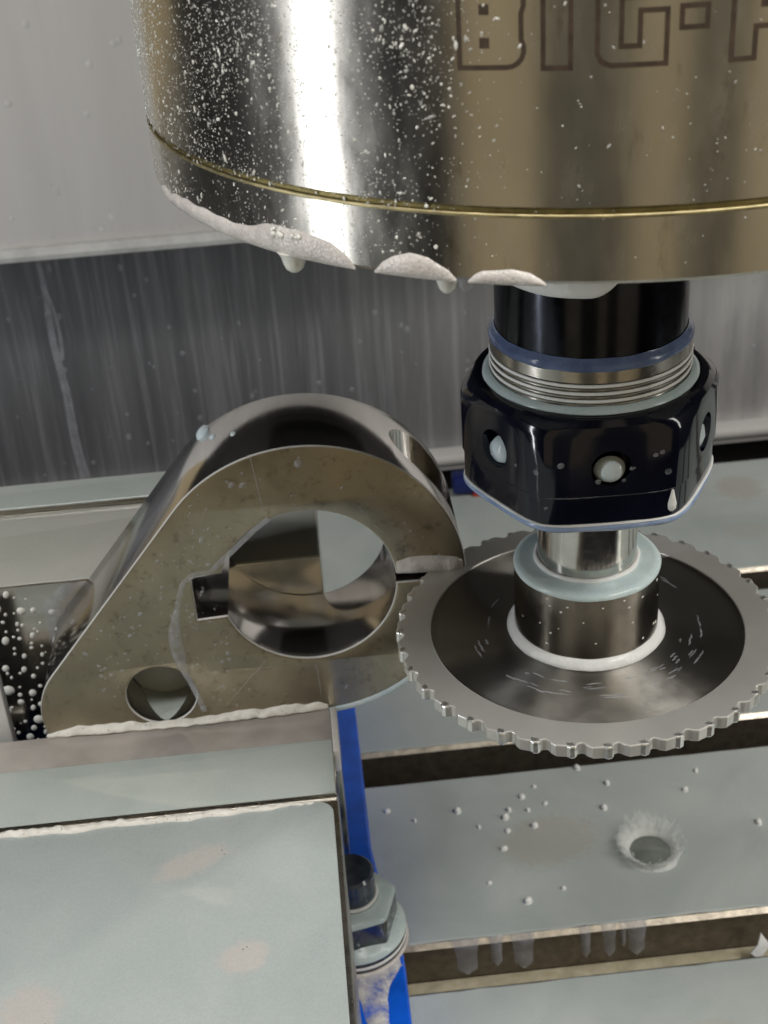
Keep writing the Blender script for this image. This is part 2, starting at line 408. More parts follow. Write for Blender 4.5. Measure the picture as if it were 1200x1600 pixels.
# ------------------------------------------------------------------ the machine round the work: enclosure, covers and added dark blockers
def struct(name, me, mat, parent=None, smooth=30):
    o = link(name, me, mat, parent, smooth); o['kind'] = 'structure'; return o
struct('enclosure_wall', box_mesh('enclosure_wall', -64, -60, -46, 40, -45, 62), 'enclosure_paint')
struct('enclosure_wall', box_mesh('enclosure_wall', 60, 64, -46, 40, -45, 62), 'enclosure_paint')
struct('enclosure_roof', box_mesh('enclosure_roof', -64, 64, -46, 40, 62, 66), 'enclosure_paint')
struct('enclosure_floor', box_mesh('enclosure_floor', -64, 64, -46, 40, -49, -45), 'enclosure_paint')
struct('enclosure_sill', box_mesh('enclosure_sill', -60, 60, -46, -43, -45, -20), 'enclosure_paint')
struct('enclosure_post', box_mesh('enclosure_post', -60, -40, -46, -43, -20, 62), 'enclosure_paint')
struct('enclosure_post', box_mesh('enclosure_post', 42, 60, -46, -43, -20, 62), 'enclosure_paint')

struct('band_blocker', box_mesh('band_blocker', -19.5, -3.5, -47, -44, -20, 62), 'blocker_paint')  # unseen blockers added to put dark bands into the housing's reflections
struct('band_blocker', box_mesh('band_blocker', 4.8, 14.5, -47, -44, -20, 62), 'blocker_paint')
struct('dark_head_blocker', box_mesh('dark_head_blocker', -10, 10, 2, 27.5, 17, 61.5, 1.0), 'slot_black')  # unseen dark block added so the lever's round top reflects black

lower = thing('cover_panel', 'dark streaked metal cover panel behind the workpiece, below the lighter grey panel', 'cover panel', (0, 32, -14))
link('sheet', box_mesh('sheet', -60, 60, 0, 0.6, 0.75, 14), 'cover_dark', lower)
link('bottom_lip', box_mesh('bottom_lip', -60, 60, -0.9, 0.6, 0.35, 0.75, 0.15), 'cover_grey', lower)
link('bottom_lip', box_mesh('bottom_lip', -60, 60, -0.55, 0.6, -0.1, 0.33, 0.1), 'cover_grey', lower)
for pts, r in ((((-14.70, 10.7), (-14.66, 9.2), (-14.72, 7.2), (-14.60, 5.0), (-14.62, 2.8), (-14.50, 0.8)), 0.15),
               (((-14.62, 9.6), (-14.45, 8.6), (-14.40, 7.4), (-14.50, 6.4)), 0.06)):
    pl = smooth_line([(x, -0.02, z) for x, z in pts]); 
    link('coolant_run', tube_mesh('coolant_run', pl, [r*1.3*(0.5+0.6*i/len(pl)) for i in range(len(pl))], 9, 0.15), 'run_stain', lower)
dl = [((random.uniform(-18, 26), -0.01, random.uniform(1, 12)), (0, -1, 0), random.uniform(0.04, 0.12), random.uniform(1, 1.6), (0, 0, 1)) for _ in range(110)]
o = link('coolant_specks', domes_mesh('coolant_specks', dl, h=0.25), 'run_stain', lower); o['kind'] = 'stuff'

upper = thing('column_panel', 'light grey painted metal panel with bright bottom lip at the upper left', 'cover panel', (0, 28, -1.9))
link('sheet', box_mesh('sheet', -22, 60, 0, 3.9, 0.25, 11.2), 'cover_grey', upper)
lipm = plate_mesh('lip', [[(-0.25, 0.5), (-0.32, 0.22), (-0.22, 0.02), (0.0, -0.06), (3.9, -0.06), (3.9, 0.5)]], 120, 0.02, Matrix(((0, 0, 1, 0), (1, 0, 0, 0), (0, 1, 0, 0), (0, 0, 0, 1))))
link('lip', lipm, 'lip_paint', upper)
dl = [((random.uniform(-18, -4), -0.01, 0.6+random.random()**1.6*8), (0, -1, 0), random.uniform(0.04, 0.13), random.uniform(1, 1.5), (0, 0, 1)) for _ in range(45)]
o = link('coolant_specks', domes_mesh('coolant_specks', dl, h=0.12), 'lip_paint', upper); o['kind'] = 'stuff'
bz = 9.3
pleats = [(28.02, bz)]+[(27.6+(0.9 if k % 2 else 0.0), bz+0.1+1.6*k) for k in range(32)]+[(31.8, bz+50.0), (31.8, bz)]
bme = plate_mesh('dark_backdrop', [pleats], 120, 0.01, Matrix(((0, 0, 1, 0), (1, 0, 0, 0), (0, 1, 0, 0), (0, 0, 0, 1))))
struct('dark_backdrop', bme, 'slot_black', None, 20)  # unseen dark pleats added above the panel to darken the lever's reflections
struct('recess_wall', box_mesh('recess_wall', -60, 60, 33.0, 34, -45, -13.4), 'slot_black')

# ------------------------------------------------------------------ T-slot table under milky coolant
ZT = -12.0
lands = [(-12.0, 2.40), (3.74, 9.80), (11.11, 17.55), (18.72, 26.3)]
root = bpy.data.objects.new('machine_table', None); C.objects.link(root); root['kind'] = 'structure'
def land(y0, y1, depth0, depth1):
    # upper lands of the table with the T-shaped undercut beneath; long axis x
    zc = ZT
    prof = [(y0+0.12, zc), (y1-0.06, zc), (y1, zc-0.06), (y1, zc-1.3), (y1-0.7, zc-1.3), (y1-0.7, zc-2.6), (y0+0.7, zc-2.6), (y0+0.7, zc-1.3), (y0, zc-1.3), (y0, zc-0.10)]
    v = [(-40, y, z) for y, z in prof]+[(40, y, z) for y, z in prof]; n = len(prof)
    f = [(i, (i+1) % n, n+(i+1) % n, n+i) for i in range(n)]+[tuple(range(n))[::-1], tuple(range(n, 2*n))]
    bm = bmesh.new(); me = mesh_from('l', v, f); bm.from_mesh(me); bpy.data.meshes.remove(me)
    return bm_mesh('table_land', bm)
for i, (y0, y1) in enumerate(lands):
    o = link('table_land', land(y0, y1, 0, 0), ['cast_iron', 'worn_edge'], root, 0)
    for p in o.data.polygons:
        if p.normal.y < -0.3 and p.normal.z > 0.3: p.material_index = 1
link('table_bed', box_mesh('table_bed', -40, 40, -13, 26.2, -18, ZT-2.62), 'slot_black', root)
for (y0, y1) in lands:
    n = 160; us = [-38+76*i/n for i in range(n+1)]
    v, f = [], []
    e0, e1 = y0+0.13, y1-0.07
    for i, x in enumerate(us):
        w0 = 0.05*noise.noise(Vector((x*1.7, y0, 1))); w1 = 0.04*noise.noise(Vector((x*2.1, y1, 5)))
        for (y, z) in ((e0+w0, ZT+0.004), (e0+w0+0.05, ZT+0.035), (e1+w1-0.05, ZT+0.035), (e1+w1, ZT+0.004)): v.append((x, y, z))
    for i in range(n):
        for j in range(3): a = i*4+j; f.append((a, a+4, a+5, a+1))
    o = link('coolant_pool_or_plug', mesh_from('coolant_pool_or_plug', v, f), 'milk_table', root, 0); o['kind'] = 'stuff'
# silt and foam lying in the nearest slot
us = [-6+0.05*i for i in range(400)]
o = link('slot_silt', bead_mesh('slot_silt', us, lambda u: 2.2, lambda u: 3.72, lambda u, v_, h: (u, v_, ZT-1.22+h*1.0), 0.10, 0.7, 11, 4.0, 2.0), 'tan_silt' if 'tan_silt' in MATS else 'foam_pink', root); o['kind'] = 'stuff'
silt = o
t = NT('tan_silt'); t.set(Base_Color=t.ramp(t.noise(2.5, 6, 0.65), [(0.3, (0.42, 0.37, 0.24)), (0.6, (0.54, 0.49, 0.35)), (0.8, (0.66, 0.62, 0.49))]), Roughness=0.35); t.bump(t.noise(6, 5), 0.4, 0.05)
silt.data.materials[0] = t.m
# coolant spilling over the edge of the slot
for (x, wd, dp) in ((-2.05, 0.27, 1.1), (-1.3, 0.14, 0.9), (-0.62, 0.25, 1.1), (0.95, 0.12, 0.95), (1.55, 0.16, 1.0), (2.25, 0.22, 1.05), (1.9, 0.07, 0.7)):
    zs = [1-(1-i/24)**1.6 for i in range(25)]
    v, f = [], []
    for s in zs:
        ww = wd*(1.0-0.15*sin(pi*s))*(1 if s < 0.8 else max(0.02, (1-((s-0.8)/0.2)**2)**0.5))
        for j in range(7):
            q = j/6*2-1; th = 0.05*(1-q*q)*(0.6+0.6*s)
            v.append((x+ww*q*(1.25-0.25*s)+0.03*s, 3.74-0.002-th+(0.14 if s == 0 else 0.05 if s < 0.1 else 0), ZT+0.03-dp*s))
    for i in range(24):
        for j in range(6): a = i*7+j; f.append((a, a+1, a+8, a+7))
    link('coolant_run', mesh_from('coolant_run', v, f), 'run_stain', root)

# ------------------------------------------------------------------ spindle housing
RH, ZH, ZG = 6.43, 9.135, 9.945
hs = thing('spindle_housing', 'large round steel spindle housing flecked with coolant at the top of the photo', 'spindle housing', (0, 0, ZH))
def cyl(th, z, h=0.0, rr=RH): a = R(th); return ((rr+h)*sin(a), -(rr+h)*cos(a), z-ZH)
link('body', lathe_mesh('body', [(0, 17), (RH, 17)]+[(RH, ZG+0.03-ZH+i) for i in (12, 8, 4, 2, 1)]+[(RH, ZG+0.055-ZH), (RH-0.025, ZG+0.03-ZH), (0, ZG+0.03-ZH)], 256), 'housing_steel', hs, 30)
link('groove', lathe_mesh('groove', ring_prof(RH-0.05, ZG-ZH, 0.035, 0.045, 10), 192, True), 'oiled_groove', hs)
link('lower_ring', lathe_mesh('lower_ring', [(0, ZG-0.03-ZH), (RH-0.02, ZG-0.03-ZH), (RH+0.002, ZG-0.06-ZH), (RH, 0.05), (RH-0.05, 0.0), (2.4, 0.0), (2.3, 0.4), (0, 0.4)], 256), 'housing_steel', hs, 30)
metal('gold_oil', (0.42, 0.36, 0.20), 0.45, 0.4, 2.5)
link('groove_edge', lathe_mesh('groove_edge', ring_prof(RH-0.008, ZG-0.05-ZH, 0.017, 0.024, 10), 192, True), 'gold_oil', hs)
# engraved letters, outlined
def inset(poly, d):
    n = len(poly); out = []
    area2 = sum(poly[i][0]*poly[(i+1) % n][1]-poly[(i+1) % n][0]*poly[i][1] for i in range(n)); sg = 1 if area2 > 0 else -1
    for i in range(n):
        p0, p1, p2 = Vector(poly[i-1]), Vector(poly[i]), Vector(poly[(i+1) % n])
        d1, d2 = (p1-p0).normalized(), (p2-p1).normalized()
        n1, n2 = Vector((-d1.y, d1.x))*sg, Vector((-d2.y, d2.x))*sg
        b = n1+n2; b = b.normalized()*(d/max(0.35, b.normalized().dot(n1))) if b.length > 1e-6 else n1*d
        out.append((p1.x+b.x, p1.y+b.y))
    return out
def dense(poly, st=0.06):
    out = []; n = len(poly)
    for i in range(n):
        a, b = Vector(poly[i]), Vector(poly[(i+1) % n]); k = max(1, int((b-a).length/st))
        out += [tuple(a+(b-a)*(j/k)) for j in range(k)]
    return out
def letter(polys, solid=()):
    v, f = [], []
    def put(p): 
        a = p[0]/RH; v.append(((RH+0.004)*sin(a), -(RH+0.004)*cos(a), p[1]-ZH))
    for poly in polys:
        q = inset(poly, 0.05); n = len(poly)
        for i in range(n):
            j = (i+1) % n
            L = (Vector(poly[j])-Vector(poly[i])).length; k = max(1, int(L/0.08))
            for s in range(k):
                i0 = len(v)
                for (P, Q, t_) in ((poly[i], poly[j], s/k), (poly[i], poly[j], (s+1)/k), (q[i], q[j], (s+1)/k), (q[i], q[j], s/k)):
                    put((P[0]+(Q[0]-P[0])*t_, P[1]+(Q[1]-P[1])*t_))
                f.append((i0, i0+1, i0+2, i0+3))
    lt = link('letter', mesh_from('letter', v, f), 'engraving', hs, 0)
    for (x0, x1, z0, z1) in solid:
        v.clear()
        for p in ((x0, z0), (x1, z0), (x1, z1), (x0, z1)): put(p)
        link('counter', mesh_from('counter', v, [(0, 1, 2, 3)]), 'engraving', lt, 0)
    return lt
zb, zt_ = 11.40, 12.26
rnd = lambda cx, cz, r, a0, a1: arc(cx, cz, r, a0, a1, 6)
letter([[(-2.79, zb)]+rnd(-2.28, zb+0.21, 0.20, -90, 30)+rnd(-2.28, zt_-0.21, 0.20, -30, 90)+[(-2.79, zt_)]], [(-2.555, -2.455, 11.62, 11.72), (-2.555, -2.455, 11.94, 12.04)])
letter([[(-1.94, zb), (-1.62, zb), (-1.62, zt_), (-1.94, zt_)]])
letter([[(-1.26, 11.41), (-0.69, 11.41), (-0.69, 11.97), (-1.00, 11.97), (-1.00, 11.64), (-1.13, 11.64), (-1.13, 12.05), (-0.69, 12.05), (-0.69, zt_), (-1.26, zt_)]+[(-1.36, 12.22), (-1.41, 12.12), (-1.41, 11.55), (-1.36, 11.45)]])
letter([[(-0.60, 11.74), (-0.30, 11.74), (-0.30, 11.99), (-0.60, 11.99)]])
letter([[(-0.10, zb), (0.18, zb), (0.18, 11.70), (0.42, 11.70)]+rnd(0.42, 11.98, 0.28, -80, 80)+[(0.42, zt_), (-0.10, zt_)]], [(0.19, 0.40, 11.90, 12.06)])
letter([[(0.86, zb), (1.42, zb), (1.42, 11.66), (1.14, 11.66), (1.14, zt_), (0.86, zt_)]])
letter([[(1.62, 11.5), (1.72, zb), (2.14, zb), (2.24, 11.5), (2.24, zt_), (1.98, zt_), (1.98, 11.64), (1.88, 11.64), (1.88, zt_), (1.62, zt_)]])
letter([[(2.42, zb), (2.94, zb), (3.04, 11.5), (3.04, 11.86), (2.68, 12.02), (2.68, 12.08), (3.04, 12.08), (3.04, zt_), (2.52, zt_), (2.42, 12.16), (2.42, 11.84), (2.78, 11.68), (2.78, 11.6), (2.42, 11.6)]])
# splashed specks of coolant
its = []
def dens(th, z):
    k = 1.0 if th < -44 else (0.85 if th < -27 else max(0.025, 0.45-(th+27)*0.065))
    if z < ZG: k *= 0.40
    return k*max(0.15, min(1.3, 0.75+1.0*noise.noise(Vector((th*0.10, z*0.9, 2)))))
while len(its) < 10500:
    th = random.uniform(-84, 20); z = random.uniform(9.25, 13.2)
    if random.random() > dens(th, z): continue
    r = min(0.026, 0.0045*math.exp(random.gauss(0.2, 0.55)))
    a = R(th); ang = random.gauss(0.5, 0.7)
    its.append((cyl(th, z), (sin(a), -cos(a), 0), r, random.choice((1, 1, 1.2, 1.6, 2.2)), (sin(ang)*cos(a), sin(ang)*sin(a), cos(ang))))
o = link('coolant_specks', domes_mesh('coolant_specks', its[::2], 6, 0.5), 'speck_milk', hs, 0); o['kind'] = 'stuff'
o = link('clear_specks', domes_mesh('clear_specks', its[1::2], 8, 0.6), 'clear_drop', hs, 80); o['kind'] = 'stuff'
# milky lobes clinging to the rim
L1 = [(-76, 9.22), (-73, 9.30), (-71, 9.27), (-65.8, 9.34), (-59.1, 9.37), (-54.6, 9.335), (-51.6, 9.36), (-48.8, 9.48), (-46.4, 9.478), (-42.8, 9.473), (-39.5, 9.40), (-37.8, 9.27), (-36.9, 9.15)]
L2 = [(-34.6, 9.15), (-33.6, 9.27), (-32.3, 9.36), (-30.5, 9.425), (-28.5, 9.39), (-26.5, 9.26), (-25.7, 9.15)]
L3 = [(-24.5, 9.15), (-23.8, 9.23), (-23.0, 9.275), (-20.1, 9.31), (-18.3, 9.28), (-17.2, 9.20), (-16.8, 9.15)]
for k, L in enumerate((L1, L2, L3)):
    n = int((L[-1][0]-L[0][0])*4); us = [L[0][0]+(L[-1][0]-L[0][0])*i/n for i in range(n+1)]
    link('coolant_film', bead_mesh('coolant_film', us, lambda u: 9.118, lambda u: interp(L, u), lambda u, v_, h: cyl(u, v_, h), 0.045, 0.55, 11, k*3.1, 0.5, edge=0.035 if k == 0 else 0.015), 'foam_pink', hs, 60)
its = [(cyl(-46+random.uniform(-2.5, 2.5), 9.40+random.uniform(-0.03, 0.04), 0.045), (sin(R(-46)), -cos(R(-46)), 0), random.uniform(0.02, 0.045), 1, (0, 0, 1)) for _ in range(9)]
link('bubble_cluster', domes_mesh('bubble_cluster', its, 10, 0.7), 'drop_milk', hs, 60)['kind'] = 'stuff'
def drop(label, th, rr, ztop, w_, h_, mat):
    a = R(th)
    me = lathe_mesh('drop', [(0, 0.02), (w_*1.25, 0.0), (w_*0.98, -h_*0.25), (w_*0.85, -h_*0.55), (w_*0.68, -h_*0.8), (w_*0.36, -h_*0.96), (0, -h_)], 24)
    o = link('hanging_drop', me, mat, None, 80, (rr*sin(a), -rr*cos(a), ztop)); tag(o, label, 'drop'); return o
drop('cream coolant drop hanging from the rim under the widest foam lobe', -46.4, 6.28, 9.135, 0.16, 0.28, 'drop_milk')
drop('milky coolant drop hanging at the housing rim left of the tool shank', -28.6, 5.9, 9.135, 0.15, 0.38, 'drop_milk')
drop('clear grey coolant drop beside the milky drop left of the tool shank', -26.0, 6.0, 9.135, 0.11, 0.30, 'rivulet')

# ------------------------------------------------------------------ tool holder
th_ = thing('tool_holder', 'black tool holder shank with threaded steel collar under the spindle housing', 'tool holder', (0, 0, 0))
link('shank', lathe_mesh('shank', [(0, 9.5), (1.52, 9.5), (1.52, 7.5), (1.52, 5.90), (0, 5.90)], 96), 'black_steel', th_)
link('collar', lathe_mesh('collar', [(0, 5.93), (1.56, 5.93), (1.61, 5.90), (1.61, 5.66)]+sum([[(1.61, z+0.055), (1.585, z+0.035), (1.585, z-0.035), (1.61, z-0.055)] for z in (5.60, 5.475, 5.35)], [])+[(1.61, 4.9), (0, 4.9)], 96), 'collar_steel', th_, 30)
for z in (5.60, 5.475, 5.35):
    link('coolant_thread', lathe_mesh('coolant_thread', ring_prof(1.60, z, 0.022, 0.03, 8), 96, True), 'foam_white', th_, 80)
m_ = lathe_mesh('coolant_ring', [(1.52, 5.97), (1.53, 6.03), (1.555, 5.99), (1.60, 5.955), (1.622, 5.91), (1.62, 5.85), (1.61, 5.83), (1.5, 5.85)], 96, True); wobble(m_, 0.012, 3)
link('coolant_ring', m_, 'milk_rim_blue', th_, 80)
us = [-84+i*1.5 for i in range(62)]
link('coolant_film', bead_mesh('coolant_film', us, lambda u: 6.955+0.0006*abs(u+38)+0.42*max(0, (u+14)/22)**2.2, lambda u: 7.40, lambda u, v_, h: ((1.52+h)*sin(R(u)), -(1.52+h)*cos(R(u)), v_), 0.07, 0.1, 9), 'foam_white', th_, 80)

nut = thing('collet_nut', 'glossy black six-sided collet nut with round spanner holes beaded with coolant', 'nut', (0, 0, 0))
def hexring(Rc, a, z, n=240, rot=-2.0):
    out = []
    for k in range(n):
        th = 360.0*k/n; d = (th-rot+30) % 60-30
        q = a/cos(R(d)); r = (Rc**-26+q**-26)**(-1/26)*1.012; b = R(th); out.append((r*sin(b), -r*cos(b), z))
    return out
def loft(name, rings, cap=True):
    v = [p for r in rings for p in r]; n = len(rings[0]); f = []
    for i in range(len(rings)-1):
        for k in range(n): f.append((i*n+k, i*n+(k+1) % n, (i+1)*n+(k+1) % n, (i+1)*n+k))
    if cap: f.append(tuple(range(n))); f.append(tuple((len(rings)-1)*n+k for k in range(n))[::-1])
    bm = bmesh.new(); me = mesh_from(name, v, f); bm.from_mesh(me); bpy.data.meshes.remove(me)
    return bm_mesh(name, bm)
AP = 1.93
nm = loft('nut_body', [hexring(1.70, 9, 5.19), hexring(1.76, 9, 5.20), hexring(1.86, 9, 5.175), hexring(1.99, AP+0.03, 5.08), hexring(2.05, AP+0.012, 5.00), hexring(2.10, AP, 4.92), hexring(2.105, AP, 4.4), hexring(2.10, AP, 3.90),
                       hexring(2.075, AP-0.035, 3.86), hexring(2.075, AP-0.035, 3.40), hexring(2.06, AP-0.05, 3.31), hexring(1.98, AP-0.12, 3.25), hexring(1.4, 9, 3.22)])
nb = link('nut_body', nm, 'black_oxide', nut, 28)
for k in range(6):
    a = R(-2+60*k)
    bm = bmesh.new(); bmesh.ops.create_cone(bm, cap_ends=True, segments=32, radius1=0.32, radius2=0.32, depth=0.6)
    bmesh.ops.transform(bm, matrix=Matrix.Translation((sin(a)*1.93, -cos(a)*1.93, 4.36)) @ Matrix.Rotation(a, 4, 'Z') @ Matrix.Rotation(pi/2, 4, 'X'), verts=bm.verts)
    c = bpy.data.objects.new('cut', bm_mesh('cut', bm)); C.objects.link(c); boolean(nb, c)
nb.data.set_sharp_from_angle(angle=R(28))
for k in range(6):
    a = R(-2+60*k); s = 0.25
    me = domes_mesh('coolant_bead', [((sin(a)*1.79, -cos(a)*1.79, 4.28), (sin(a), -cos(a), 0.05), s, 0.9, (0, 0, 1))], 24, 0.62)
    link('coolant_bead', me, 'milk_blue', nut, 80)
m_ = lathe_mesh('coolant_ring', [(1.59, 5.17), (1.615, 5.275), (1.655, 5.265), (1.70, 5.24), (1.735, 5.205), (1.74, 5.185), (1.7, 5.15)], 128, True); wobble(m_, 0.012, 3, 2)
link('coolant_ring', m_, 'milk_cap', nut, 80)
rim = loft('coolant_rim', [hexring(1.99, AP-0.10, 3.37), hexring(2.075, AP-0.025, 3.365), hexring(2.10, AP+0.005, 3.335), hexring(2.09, AP-0.005, 3.28), hexring(2.03, AP-0.06, 3.225), hexring(1.9, AP-0.2, 3.21)], False)
wobble(rim, 0.014, 2.0, 5)
link('coolant_rim', rim, 'milk_rim_light', nut, 80)
rim2 = loft('coolant_rim', [hexring(2.06, AP-0.04, 3.395), hexring(2.09, AP-0.012, 3.39), hexring(2.10, AP+0.0, 3.37), hexring(2.08, AP-0.02, 3.355)], False); wobble(rim2, 0.008, 3.0, 9)
link('coolant_rim', rim2, 'foam_white', nut, 80)
its = []
for _ in range(15):
    th = random.uniform(-70, 62); z = random.uniform(3.45, 4.85); d = (th+2+30) % 60-30; r = min(2.10, (AP if z > 3.88 else AP-0.035)/cos(R(d))); a = R(th)
    nd = R(round((th+2)/60)*60-2)
    its.append(((r*sin(a), -r*cos(a), z), (sin(nd), -cos(nd), 0), random.uniform(0.025, 0.06), random.uniform(1.0, 1.5), (cos(a), sin(a), 0.4)))
link('coolant_specks', domes_mesh('coolant_specks', its, 10, 0.4), 'rivulet', nut, 80)['kind'] = 'stuff'
o = link('hanging_drop', lathe_mesh('hanging_drop', [(0, 0.03), (0.20, 0.0), (0.19, -0.08), (0.15, -0.17), (0.08, -0.22), (0, -0.235)], 24), 'drop_milk', None, 80, (1.02, -1.30, 3.205))
tag(o, 'pale yellow drop hanging from the lower right corner of the black nut', 'drop')
o = link('hanging_drop', lathe_mesh('hanging_drop', [(0, 0.10), (0.03, 0.06), (0.05, -0.04), (0.08, -0.17), (0.075, -0.26), (0.04, -0.31), (0, -0.325)], 20), 'foam_white', None, 80, (0.92, -1.84, 3.78))
tag(o, 'small white drop sliding down the lower edge of the black nut', 'drop')

# ------------------------------------------------------------------ saw arbor and blade
ar = thing('saw_arbor', 'steel saw arbor with narrow neck and wide hub carrying the blade', 'arbor', (0, 0, 0))
link('neck', lathe_mesh('neck', [(0, 3.6), (0.86, 3.6), (0.86, 1.5), (0, 1.5)], 80), 'arbor_steel', ar)
link('hub', lathe_mesh('hub', [(0, 1.53), (1.22, 1.53), (1.273, 1.48), (1.273, 0.8), (1.273, 0.16), (0, 0.12)], 96), 'hub_steel', ar)
m_ = lathe_mesh('coolant_cap', [(0.84, 1.50), (0.85, 1.66), (0.90, 1.61), (0.98, 1.585), (1.15, 1.58), (1.24, 1.56), (1.285, 1.51), (1.28, 1.465), (1.2, 1.48)], 96, True); wobble(m_, 0.010, 3, 3)
link('coolant_cap', m_, 'milk_cap', ar, 80)
m_ = lathe_mesh('coolant_ring', ring_prof(0.875, 1.60, 0.05, 0.055, 10), 80, True); wobble(m_, 0.015, 5, 8); link('coolant_ring', m_, 'foam_white', ar, 80)
m_ = lathe_mesh('coolant_ring', [(1.25, 0.10), (1.262, 0.27), (1.31, 0.25), (1.36, 0.18), (1.41, 0.115), (1.40, 0.09)], 96, True); wobble(m_, 0.015, 3, 6)
link('coolant_ring', m_, 'foam_white', ar, 80)
its = []
for _ in range(22):
    a = R(random.uniform(-80, 75)); z = random.uniform(0.3, 1.42)
    its.append(((1.273*sin(a), -1.273*cos(a), z), (sin(a), -cos(a), 0), random.uniform(0.008, 0.028), random.uniform(1, 1.6), (cos(a), sin(a), 0.3)))
link('coolant_specks', domes_mesh('coolant_specks', its, 8, 0.4), 'speck_milk', ar, 80)['kind'] = 'stuff'

bl = thing('slitting_saw', 'round slitting saw with bright teeth cutting into the workpiece slot', 'saw blade', (0, 0, 0))
link('disc', lathe_mesh('disc', [(0, 0.085), (2.0, 0.085), (2.80, 0.085), (2.82, 0.0), (2.80, -0.085), (0, -0.085)], 192), 'blade_steel', bl, 30)
NTE = 36
def blade_rim():
    top = []; pts = []
    for k in range(NTE):
        a0 = 360.0/NTE*k
        for (da, r) in ((0.0, 3.41), (2.6, 3.40), (5.2, 3.375), (6.0, 3.32), (6.9, 3.295), (7.8, 3.31), (8.6, 3.36)):
            a = R(a0+da); pts.append((r*cos(a), r*sin(a)))
    return plate_mesh('rim', [pts, [(2.79*cos(2*pi*k/192), 2.79*sin(2*pi*k/192)) for k in range(192)]], 0.235, 0.02)
link('rim', blade_rim(), 'blade_rim', bl, 14)
# one brazed tooth, repeated round the rim
tv = [(-0.02, 0), (0.20, 0)]
def tooth_mesh():
    ol = [(3.30, -0.09), (3.40, -0.06), (3.432, 0.0), (3.415, 0.07), (3.37, 0.10), (3.28, 0.04)]
    return plate_mesh('tooth', [ol], 0.25, 0.03)
tm = tooth_mesh(); first = None
for k in range(NTE):
    if first is None: first = link('tooth', tm, 'tooth_carbide', bl, 14); o = first
    else: o = first.copy(); C.objects.link(o); o.parent = bl
    o.rotation_euler = (0, 0, R(4.0+360.0/NTE*k))
# coolant smeared in broken rings on the disc
its = []
for _ in range(46):
    a = R(random.uniform(-178, -2) if random.random() < 0.8 else random.uniform(0, 360)); rr = random.choice((1.72, 1.85, 2.02, 2.1))+random.uniform(-0.06, 0.06)
    L = random.uniform(0.05, 0.22)
    pl = [(rr*cos(a+s*L)+0.012*sin(9*s*L*30), (rr+0.018*sin(s*3+a*20))*sin(a+s*L), 0.088) for s in [i/6 for i in range(7)]]
    its.append(pl)
v, f = [], []
for pl in its:
    m_ = tube_mesh('s', pl, [0.004, 0.014, 0.018, 0.012, 0.019, 0.013, 0.004], 6, 0.45, Vector((0, 0, 1))); i0 = len(v)
    v += [tuple(x.co) for x in m_.vertices]; f += [tuple(i0+i for i in p.vertices) for p in m_.polygons]; bpy.data.meshes.remove(m_)
link('coolant_streaks', mesh_from('coolant_streaks', v, f), 'rivulet', bl, 80)['kind'] = 'stuff'

# ------------------------------------------------------------------ the workpiece
YF, YB = 2.225, 4.526
XB, ZB, RB, RO = -4.932, 0.0, 1.70, 3.07
wp = thing('clamp_lever', 'split steel clamp lever with large bore gripped upright in the vise', 'workpiece', (XB, YF, ZB))
lob = (-8.95, -2.55); rl = 1.60                                       # the small end round the bolt hole
dx, dz = XB-lob[0], ZB-lob[1]; D = math.hypot(dx, dz)
base = math.degrees(math.atan2(dz, dx)); off = math.degrees(math.acos((rl-RO)/D))
ta = base+180-off if False else base+math.degrees(math.acos((RO-rl)/D))*0+math.degrees(math.acos((rl-RO)/D))
tang = ta                                                             # direction of the common upper tangent's normal
outer = []
s0 = math.degrees(math.asin(0.105/RO))
outer += arc(XB, ZB, RO, s0, tang, 70)
outer += arc(lob[0], lob[1], rl, tang, 232, 26)
outer += [(-9.7, -4.1), (-6.5, -4.1)]
outer += arc(XB, ZB, RO, -95, -s0, 40)
s1 = math.degrees(math.asin(0.105/RB)); kz = 0.49; ka = math.degrees(math.asin(kz/RB))
inner = arc(XB, ZB, RB, -s1, -180+ka, 60)+[(XB-2.22, ZB-kz-0.03), (XB-2.22, ZB+kz-0.05)]+arc(XB, ZB, RB, 180-ka, s1, 60)
PBEV = 0.06
outline = [(x-XB, z-ZB) for x, z in outer+inner]
HX, HZ, HR = -8.10-XB, -2.25-ZB, 0.70
hole = arc(HX, HZ, HR, 0, 352.5, 47)
pm = plate_mesh('body', [outline, hole], YB-YF, PBEV, Matrix.Translation((0, (YB-YF)/2, 0)) @ XZ(0))
body = link('body', pm, None, wp, 0)
# counterbore for the clamp screw, cut into the round back
bm = bmesh.new(); bmesh.ops.create_cone(bm, cap_ends=True, segments=64, radius1=0.70, radius2=0.70, depth=6)
bmesh.ops.transform(bm, matrix=Matrix.Translation((-2.42-XB, 3.50-YF, 0.45+3-ZB)), verts=bm.verts)
c = bpy.data.objects.new('cut', bm_mesh('cut', bm)); C.objects.link(c); c.parent = wp
dgx = bpy.context.evaluated_depsgraph_get(); dgx.update(); boolean(body, c)
me = body.data; me.materials.clear(); me.materials.append(MATS['part_face']); me.materials.append(MATS['part_turned']); me.materials.append(MATS['edge_glint_steel'])
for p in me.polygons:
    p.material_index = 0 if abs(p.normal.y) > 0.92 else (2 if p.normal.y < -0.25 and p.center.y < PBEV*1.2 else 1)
    p.use_smooth = True
me.set_sharp_from_angle(angle=R(24))
hf = lathe_mesh('hole_plug', [(0, 0.03), (0.3, 0.0), (HR-0.012, -0.02), (HR-0.012, -0.3), (0, -0.3)], 48)
hf.transform(Matrix.Translation((HX, 0.95, HZ)) @ Matrix.Rotation(pi/2, 4, 'X')); link('coolant_pool_or_plug', hf, 'milk_jaw', wp, 60)  # pale plug added to brighten the through hole in place of reflections
pv, pf = [], []
